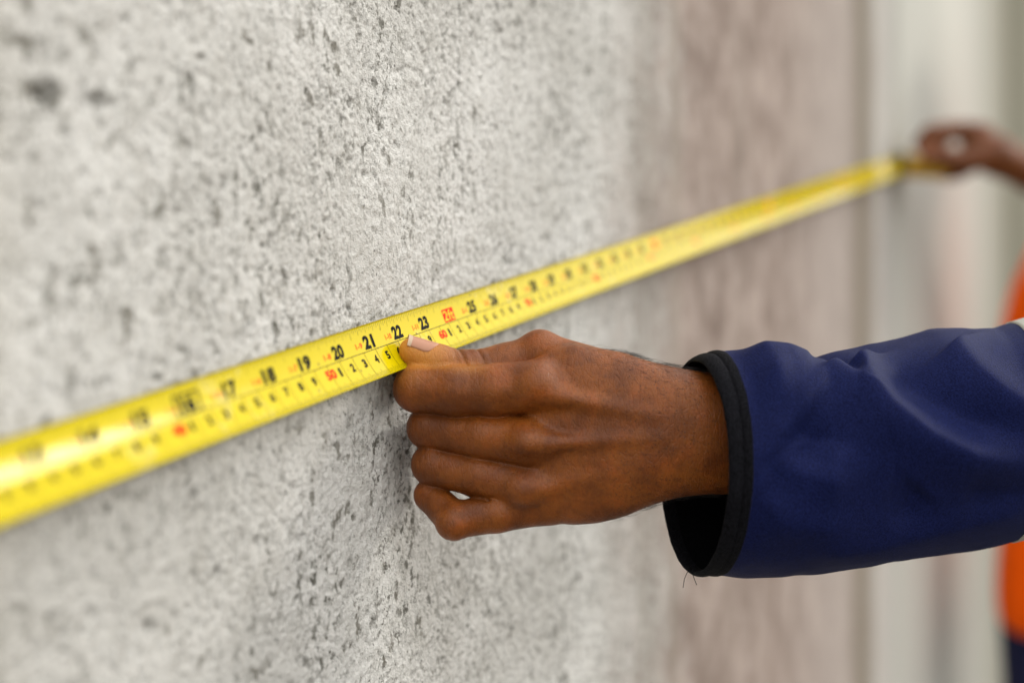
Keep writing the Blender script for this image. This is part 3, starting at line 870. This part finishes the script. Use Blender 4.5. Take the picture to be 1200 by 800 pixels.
def sleeve_grid(xs, th, grow=0.0, folds=True, dscale=1.0):
    X0, T = np.meshgrid(xs, th, indexing='ij')
    ct, st = np.cos(T), np.sin(T)
    x = X0 + SLANT * ct
    top = smooth_interp(X0, TOPX, TOPY, 7); bot = smooth_interp(X0, BOTX, BOTY)
    yc, hh = (top + bot) / 2, (bot - top) / 2
    depth0 = sleeve_depth(X0)
    D = (4.25 + .0022 * np.clip(X0 - 850, 0, 700)) * dscale
    se = lambda c, p: np.sign(c) * np.abs(c) ** p
    y = yc - (hh + grow * 26.3) * st
    dep = depth0 - (D + grow) * se(ct, .92)
    P = np.stack([(x - 600) / F * dep, dep, (400 - y) / F * dep], -1)
    if folds:
        fw = smooth01(.0, .42, ct) * smooth01(842, 884, X0)
        # pixel position of each point drives the fold layout on the camera side of the cloth
        h = fold(x, y, [(905, 404), (938, 421), (972, 438), (1008, 453)], 0.797, 5, 70, (.0, .35))
        h += fold(x, y, [(1003, 424), (1008, 436), (1018, 455), (1042, 480), (1085, 508), (1140, 530), (1230, 548)], 1.015, 24, 36, (.08, .2))
        h += fold(x, y, [(1117, 402), (1126, 418), (1142, 436), (1175, 462), (1240, 498)], 0.609, 24, 26, (.1, .2))
        h += fold(x, y, [(985, 512), (977, 550), (972, 600)], 0.377, 20, 26, (.35, .4))
        h += fold(x, y, [(868, 478), (895, 455), (930, 432)], 0.232, 14, 20, (.2, .3))
        h += fold(x, y, [(885, 590), (920, 612), (975, 618), (1030, 612)], 0.261, 22, 26, (.3, .4))
        h += fold(x, y, [(940, 650), (1040, 634), (1130, 612), (1230, 590)], 0.348, 16, 22, (.2, .2))
        h -= fold(x, y, [(925, 492), (955, 515), (948, 560)], 0.725, 36, 34, (.3, .4))
        h -= fold(x, y, [(1040, 425), (1075, 455), (1130, 490), (1190, 510)], 0.522, 24, 26, (.25, .3))
        h -= fold(x, y, [(1085, 570), (1066, 590), (1060, 625)], 0.377, 24, 24, (.3, .4))
        h -= fold(x, y, [(890, 530), (905, 560), (895, 600)], 0.319, 18, 26, (.3, .4))
        h -= fold(x, y, [(1120, 575), (1170, 580), (1230, 580)], 0.261, 22, 26, (.3, .2))
        h -= fold(x, y, [(945, 424), (990, 437), (1012, 443)], 0.435, 10, 8, (.1, .2))
        # the stitched elbow seam
        h -= fold(x, y, [(1034, 500), (1049, 535), (1049, 570), (1042, 610)], .05, 3.4, 3.4, (.2, .2))
        h -= fold(x, y, [(1060, 490), (1063, 535), (1060, 565), (1052, 600)], .045, 3.4, 3.4, (.3, .3))
        nz = .07 * fbm(x * .010, y * .010, 2, 51) + .010 * fbm(x * .05, y * .045, 2, 60)
        puck = .075 * fbm(T * 7, X0 * .01, 2, 81) * np.exp(-np.clip(X0 - 838, 0, 400) / 26.0)
        h = (h + nz + puck) * fw + (1 - fw) * .25 * fbm(X0 * .012, T * 1.4, 3, 66) * smooth01(815, 880, X0)
        # outward direction: radial in the section
        rx = np.zeros_like(x); N = np.stack([.15 * ct * 0, -ct, st], -1)
        N /= np.linalg.norm(N, axis=-1, keepdims=True)
        P = P + N * h[..., None]
    return P
th = np.linspace(0, 2 * math.pi, 300, endpoint=False)
xs = np.concatenate([np.arange(834, 1250, 3.0), np.linspace(1260, 1880, 60)])
P = sleeve_grid(xs, th)
# lip under the binding and a closed shoulder end
cap_c = P[-1].mean(0)
rings = [P[-1] * (1 - t) + cap_c * t + np.array([0.6, .35, .1]) * (3.0 * math.sin(t * math.pi / 2)) for t in (.25, .5, .75, .97)]
allP = np.concatenate([P.reshape(-1, 3)] + [r_.reshape(-1, 3) for r_ in rings])
sl_f = grid_faces(len(xs) + 4, len(th), True)[:, ::-1].copy()
sleeve = mk('jacket_sleeve', to_world(allP), sl_f, M_NAVY, person)

# black elastic binding: rolled edge, groove and flat band, then the lining that runs back inside
prof = [(840, .30), (846, .305), (842.5, .19), (836.5, .17), (834.5, .12), (832.5, .045), (830.5, .03), (828.5, .07), (826.5, .15), (822, .215), (816, .235), (810, .21), (804.5, .13), (801.5, .02), (801, -.10), (804, -.17), (812, -.20), (840, -.22)]
prof = [(843, -.02), (842.5, .06), (840, .085), (836, .09), (831, .08), (828.6, .05), (827.2, .015), (825.8, .05), (822, .10), (816, .125), (810, .115), (805.5, .08), (802.5, .02), (801.5, -.05), (804, -.11), (811, -.14), (825, -.15)]
prof = [(843 - (843 - x_) * .70, g) for x_, g in prof]
rings = [sleeve_grid(np.array([x_]), th, g, folds=False)[0] for x_, g in prof]
Pb = np.stack(rings)
wob = .035 * fbm(np.arange(len(th)) * .09, np.zeros(len(th)), 3, 31)
Pb[..., 2] += wob[None, :] * .6; Pb[..., 0] += .03 * fbm(np.arange(len(th)) * .25, np.zeros(len(th)) + 3, 2, 12)[None, :]
bind = mk('cuff_binding', to_world(Pb.reshape(-1, 3)), grid_faces(len(prof), len(th), True), M_BLACK, person); bind.parent = sleeve
lx = [(829, -.16), (838, -.30), (860, -.75), (900, -1.1), (980, -1.2), (1060, -1.3)]
Pl = np.stack([sleeve_grid(np.array([x_]), th, g, folds=False)[0] for x_, g in lx])
lin = mk('sleeve_lining', to_world(Pl.reshape(-1, 3)), grid_faces(len(lx), len(th), True), M_LINING, person); lin.parent = sleeve
# seam edge line of the binding: a fine pale thread
tl = sleeve_grid(np.array([843.5]), th, .035, folds=False)[0]
V, f = tubes([np.concatenate([tl, tl[:1]])], .012, 4)
o = mk('seam_thread', to_world(V), f, M_NAVY2, person); o.parent = sleeve
# frayed threads hanging from the cuff
tp = J(794, 667, 61.9)
V, f = tubes([[J(809, 665, 62.8), J(805, 671, 62.6), J(802, 678, 62.5), J(800.5, 688, 62.5)], [J(809, 666, 62.8), J(812, 673, 62.6), J(814, 679, 62.5), J(816.5, 685, 62.5)],
              [J(800, 656, 63.2), J(802, 663, 62.9), J(808, 665, 62.7), J(812, 661, 62.7)], [J(804, 662, 63.0), J(809, 668, 62.6), J(815, 665, 62.6)]], .016, 5)
o = mk('loose_thread', to_world(V), f, M_BLACK, person); o.parent = sleeve
# grey reflective strip round the sleeve
rx_ = np.arange(1186, 1266, 4.0)
Ps = sleeve_grid(rx_, th, 0.0)
Nn = np.zeros_like(Ps); ctr = Ps.mean(1, keepdims=True); Nn = Ps - ctr; Nn[..., 0] = 0; Nn /= np.linalg.norm(Nn, axis=-1, keepdims=True)
Ps = np.concatenate([Ps[:1] - .05 * Nn[:1], Ps + .06 * Nn, Ps[-1:] - .05 * Nn[-1:]])
strip = mk('reflective_strip', to_world(Ps.reshape(-1, 3)), grid_faces(len(Ps), len(th), True)[:, ::-1].copy(), M_REFL, person); strip.parent = sleeve

# ------------------------------------------------------------------ the far person holding the case
def build_far():
    p2 = empty('person', (1.02, 2.16, 0.0), 'blurred person in an orange vest holding the tape case at its far end', 'person')
    B = lambda x, y, z: np.array([(x - .075) * 100, y * 100, (z - CH) * 100])
    # hand and forearm
    f2 = Field((47, 174, 14), (76, 198, 34), .22)
    d = 179.5
    palm = f2.cap(J(1145, 167, d), J(1166, 182, d - .5), 2.1, 2.35)
    palm = smin(palm, f2.cap(J(1166, 182, d - .5), J(1215, 206, d + 1), 2.45, 2.35), 1.2)
    palm = smin(palm, f2.cap(J(1215, 206, d + 1), J(1270, 212, d + 6), 2.35, 2.9), 1.0)
    idx = f2.chain([J(1150, 158, d), J(1132, 153, d), J(1112, 153, d - .5), J(1092, 157, d - 1), J(1080, 168, d - 1.2)], [1.6, 1.2, 1.12, 1.25, 1.05], .3)
    mid_ = f2.chain([J(1150, 160, d + 2.0), J(1128, 154, d + 2.3), J(1102, 157, d + 1.4), J(1088, 168, d + .8), J(1093, 178, d + .6)], [1.35, .95, 1.1, 1.25, 1.1], .3)
    mid_ = smin(mid_, f2.ball(J(1096, 168, d - .2), 1.65), .4)
    ring_ = f2.chain([J(1156, 172, d + 3), J(1136, 190, d + 3.6), J(1116, 200, d + 2.6), J(1102, 204, d + 1.0)], [1.15, 1.0, .9, .75], .3)
    lit = f2.chain([J(1160, 180, d + 3), J(1142, 194, d + 3.8), J(1124, 204, d + 3), J(1110, 207, d + 2)], [1.0, .85, .75, .65], .3)
    th_ = f2.chain([J(1158, 182, d - 1.6), J(1138, 187, d - 1.8), J(1114, 187, d - 2.4), J(1087, 180, d - 2.2)], [1.7, 1.5, 1.3, 1.05], .3)
    D = palm
    for q, k in ((idx, .5), (mid_, .4), (ring_, .4), (lit, .4), (th_, .5)): D = smin(D, q, k)
    V, Q = f2.mesh(D); V = relax(V, Q, 2)
    # body: head, neck, arms, trunk, legs in one skin
    f3 = Field(B(.55, 1.70, .02), B(1.62, 2.62, 1.86), 1.1)
    hc = B(1.005, 2.10, 1.66)
    Dh = f3.ell(hc, (8.0, 9.6, 11.6))
    Dh = smin(Dh, f3.ell(hc + np.array([-1.5, -3.0, -6.5]), (5.6, 6.2, 6.0)), 3)
    face = np.array([-.5, -.86, 0.]); side = np.array([.86, -.5, 0.])
    Dh = smin(Dh, f3.cap(hc + face * 9 + np.array([0, 0, .5]), hc + face * 11.2 + np.array([0, 0, -3.0]), .9, 1.5), 1.2)
    for s in (-1, 1):
        Dh = smin(Dh, f3.ell(hc + side * s * 8.2 + np.array([0, 0, -1.5]), (1.6, 2.0, 3.2)), .8)
        Dh = smax(Dh, -f3.ball(hc + face * 11 + side * s * 3.4 + np.array([0, 0, .5]), 1.7), 1.2)
    Dh = smin(Dh, f3.cap(hc + face * 8.6 + side * -2.2 + np.array([0, 0, -6.4]), hc + face * 8.6 + side * 2.2 + np.array([0, 0, -6.4]), 1.0, 1.0), .9)
    Dh = smin(Dh, f3.cap(hc + np.array([1, 1.5, -6]), B(1.02, 2.15, 1.44), 5.6, 6.4), 3)
    tr = smin(f3.ell(B(1.03, 2.17, 1.24), (17, 11, 24)), f3.ell(B(1.03, 2.17, .96), (15.5, 11, 18)), 6)
    Dh = smin(Dh, tr, 4)
    shl, shr = B(.975, 2.12, 1.43), B(1.20, 2.27, 1.42)
    arm1 = f3.chain([shl, B(.92, 2.00, 1.46), J(1270, 206, d + 6), J(1225, 201, d + 3)], [5.4, 4.6, 3.4, 2.3], 2)
    arm2 = f3.chain([shr, B(1.28, 2.30, 1.14), B(1.24, 2.10, .92), B(1.22, 2.03, .84)], [5.4, 4.4, 3.2, 2.6], 2)
    hnd2 = f3.cap(B(1.22, 2.03, .84), B(1.21, 1.99, .76), 3.0, 2.6)
    legs = None
    for hipx, kx, fx, yy in ((.915, .905, .90, 2.13), (1.10, 1.12, 1.13, 2.22)):
        l_ = f3.chain([B(hipx, yy, .90), B(kx, yy - .02, .50), B(fx, yy + .02, .09)], [9.2, 6.6, 4.4], 3)
        legs = l_ if legs is None else smin(legs, l_, 1.5)
    Dh = smin(Dh, smin(smin(arm1, arm2, 1), smin(hnd2, legs, 2), 1), 3)
    V3, Q3 = f3.mesh(Dh); V3 = relax(V3, Q3, 2)
    body = mk('body', to_world(V3), Q3, M_SKIN2, p2)
    hnd = mk('hand', to_world(V), Q, M_SKIN2, p2)
    for o_ in (body, hnd):
        n_ = len(o_.data.vertices)
        for a_ in ('pale', 'dark', 'hairy'):
            vals = np.zeros(n_)
            if a_ == 'pale' and o_ is hnd:
                x_, y_ = to_px(V); vals = np.clip(np.exp(-(((x_ - 1086) / 9) ** 2 + ((y_ - 181) / 7) ** 2)) * .8 + .6 * np.exp(-(((x_ - 1100) / 10) ** 2 + ((y_ - 212) / 5) ** 2)), 0, 1)
            attr(o_, a_, vals)
    # clothes: shells of the same body a little larger
    trunk_big = smin(smin(f3.ell(B(1.03, 2.17, 1.24), (18.5, 12.5, 24.5)), f3.ell(B(1.03, 2.17, .96), (17.5, 13, 20)), 6), smin(f3.ball(shl, 6.6), f3.ball(shr, 6.6), 3), 6)
    sleeves = smin(f3.chain([shl, B(.92, 2.00, 1.46), J(1275, 207, d + 7), J(1262, 205, d + 5)], [6.6, 5.8, 4.6, 3.8], 2), f3.chain([shr, B(1.28, 2.30, 1.14), B(1.24, 2.10, .92), B(1.225, 2.04, .86)], [6.6, 5.8, 4.6, 4.0], 2), 1)
    jk = smin(smax(trunk_big, B(0, 0, .88)[2] - f3.z + 0 * f3.x, 1.0), sleeves, 3)
    jk = smax(jk, -(f3.cap(J(1255, 204, d + 5), J(1195, 197, d), 3.0, 3.0)), .5)
    V4, Q4 = f3.mesh(jk); V4 = relax(V4, Q4, 2)
    mk('jacket', to_world(V4), Q4, M_NAVY2, p2)
    vs = smax(trunk_big - 1.6, B(0, 0, .845)[2] - f3.z + 0 * f3.x, 2.5)
    vs = smin(vs, smax(f3.ell(B(.945, 2.10, .90), (15.0, 12, 24)), B(0, 0, .845)[2] - f3.z + 0 * f3.x, 3.5), 4)
    vs = smax(vs, -smin(f3.cap(shl, B(.84, 1.92, 1.46), 6.9, 7.2), f3.cap(shr, B(1.31, 2.36, 1.2), 6.9, 7.2), 1), .8)
    vs = smax(vs, -f3.ball(hc + np.array([1, 1.5, -12]), 8.2), 1)
    V5, Q5 = f3.mesh(vs); V5 = relax(V5, Q5, 2)
    vest = mk('safety_vest', to_world(V5), Q5, M_ORANGE, p2)
    for z0 in (1.05, 1.20):
        rg = smax(vs - .7, np.abs(f3.z - B(0, 0, z0)[2]) - 2.6 + 0 * f3.x + 0 * f3.y, .3)
        Vr, Qr = f3.mesh(rg); b_ = mk('reflective_strip', to_world(relax(Vr, Qr, 1)), Qr, M_REFL, p2); b_.parent = vest
    trs = smax(smin(legs - 1.6, f3.ell(B(1.03, 2.17, .93), (17.5, 12.6, 13)), 4), smax(B(0, 0, .10)[2] - f3.z, f3.z - B(0, 0, .95)[2], 1) + 0 * f3.x + 0 * f3.y, 1)
    V6, Q6 = f3.mesh(trs); mk('trousers', to_world(relax(V6, Q6, 2)), Q6, M_NAVY2, p2)
    for fx, yy in ((.90, 2.15), (1.13, 2.24)):
        fb = smax(smin(f3.cap(B(fx, yy, .05), B(fx - .06, yy - .15, .035), 5.2, 4.2), f3.cap(B(fx, yy, .06), B(fx, yy, .16), 5.4, 5.6), 2), B(0, 0, .024)[2] - f3.z + 0 * f3.x, .4)
        Vb_, Qb_ = f3.mesh(fb); mk('boot', to_world(relax(Vb_, Qb_, 1)), Qb_, M_BOOT, p2)
    # hard hat: dome, ridge and brim
    hw = to_world(hc[None])[0] + np.array([0, 0, .035]); Vh = []; nt_, nph = 14, 40
    for i_ in range(nt_):
        t_ = (i_ / (nt_ - 1)) * math.pi / 2
        for j_ in range(nph):
            a_ = 2 * math.pi * j_ / nph; r_ = math.cos(t_); rid = 1 + .04 * math.exp(-(math.sin(a_) * r_ / .18) ** 2)
            Vh.append(hw + np.array([.118 * r_ * math.cos(a_), .137 * r_ * math.sin(a_), .135 * math.sin(t_)]) * rid)
    hat = mk('hard_hat', np.array(Vh), grid_faces(nt_, nph, True), M_WHITEP, p2)
    Vh = []
    for r_, z_ in ((1.0, 0), (1.02, -.004), (1.22, -.012), (1.235, -.016), (1.21, -.020), (1.0, -.008)):
        for j_ in range(nph):
            a_ = 2 * math.pi * j_ / nph; fr = 1 + .16 * max(0, math.cos(a_ - math.atan2(-.86, -.5))) ** 2 * (r_ > 1.1)
            Vh.append(hw + np.array([.118 * r_ * fr * math.cos(a_), .137 * r_ * fr * math.sin(a_), z_]))
    br = mk('brim', np.array(Vh), grid_faces(6, nph, True), M_WHITEP, p2); br.parent = hat
    for s in (-1, 1):
        e_ = f3.ball(hc + face * 8.4 + side * s * 3.4 + np.array([0, 0, .5]), 1.5)
        Ve, Qe = f3.mesh(e_); mk('eye', to_world(relax(Ve, Qe, 1)), Qe, M_EYE, p2)
    return p2
far = build_far()
for o in list(bpy.data.objects):
    if 'base' in o: del o['base']
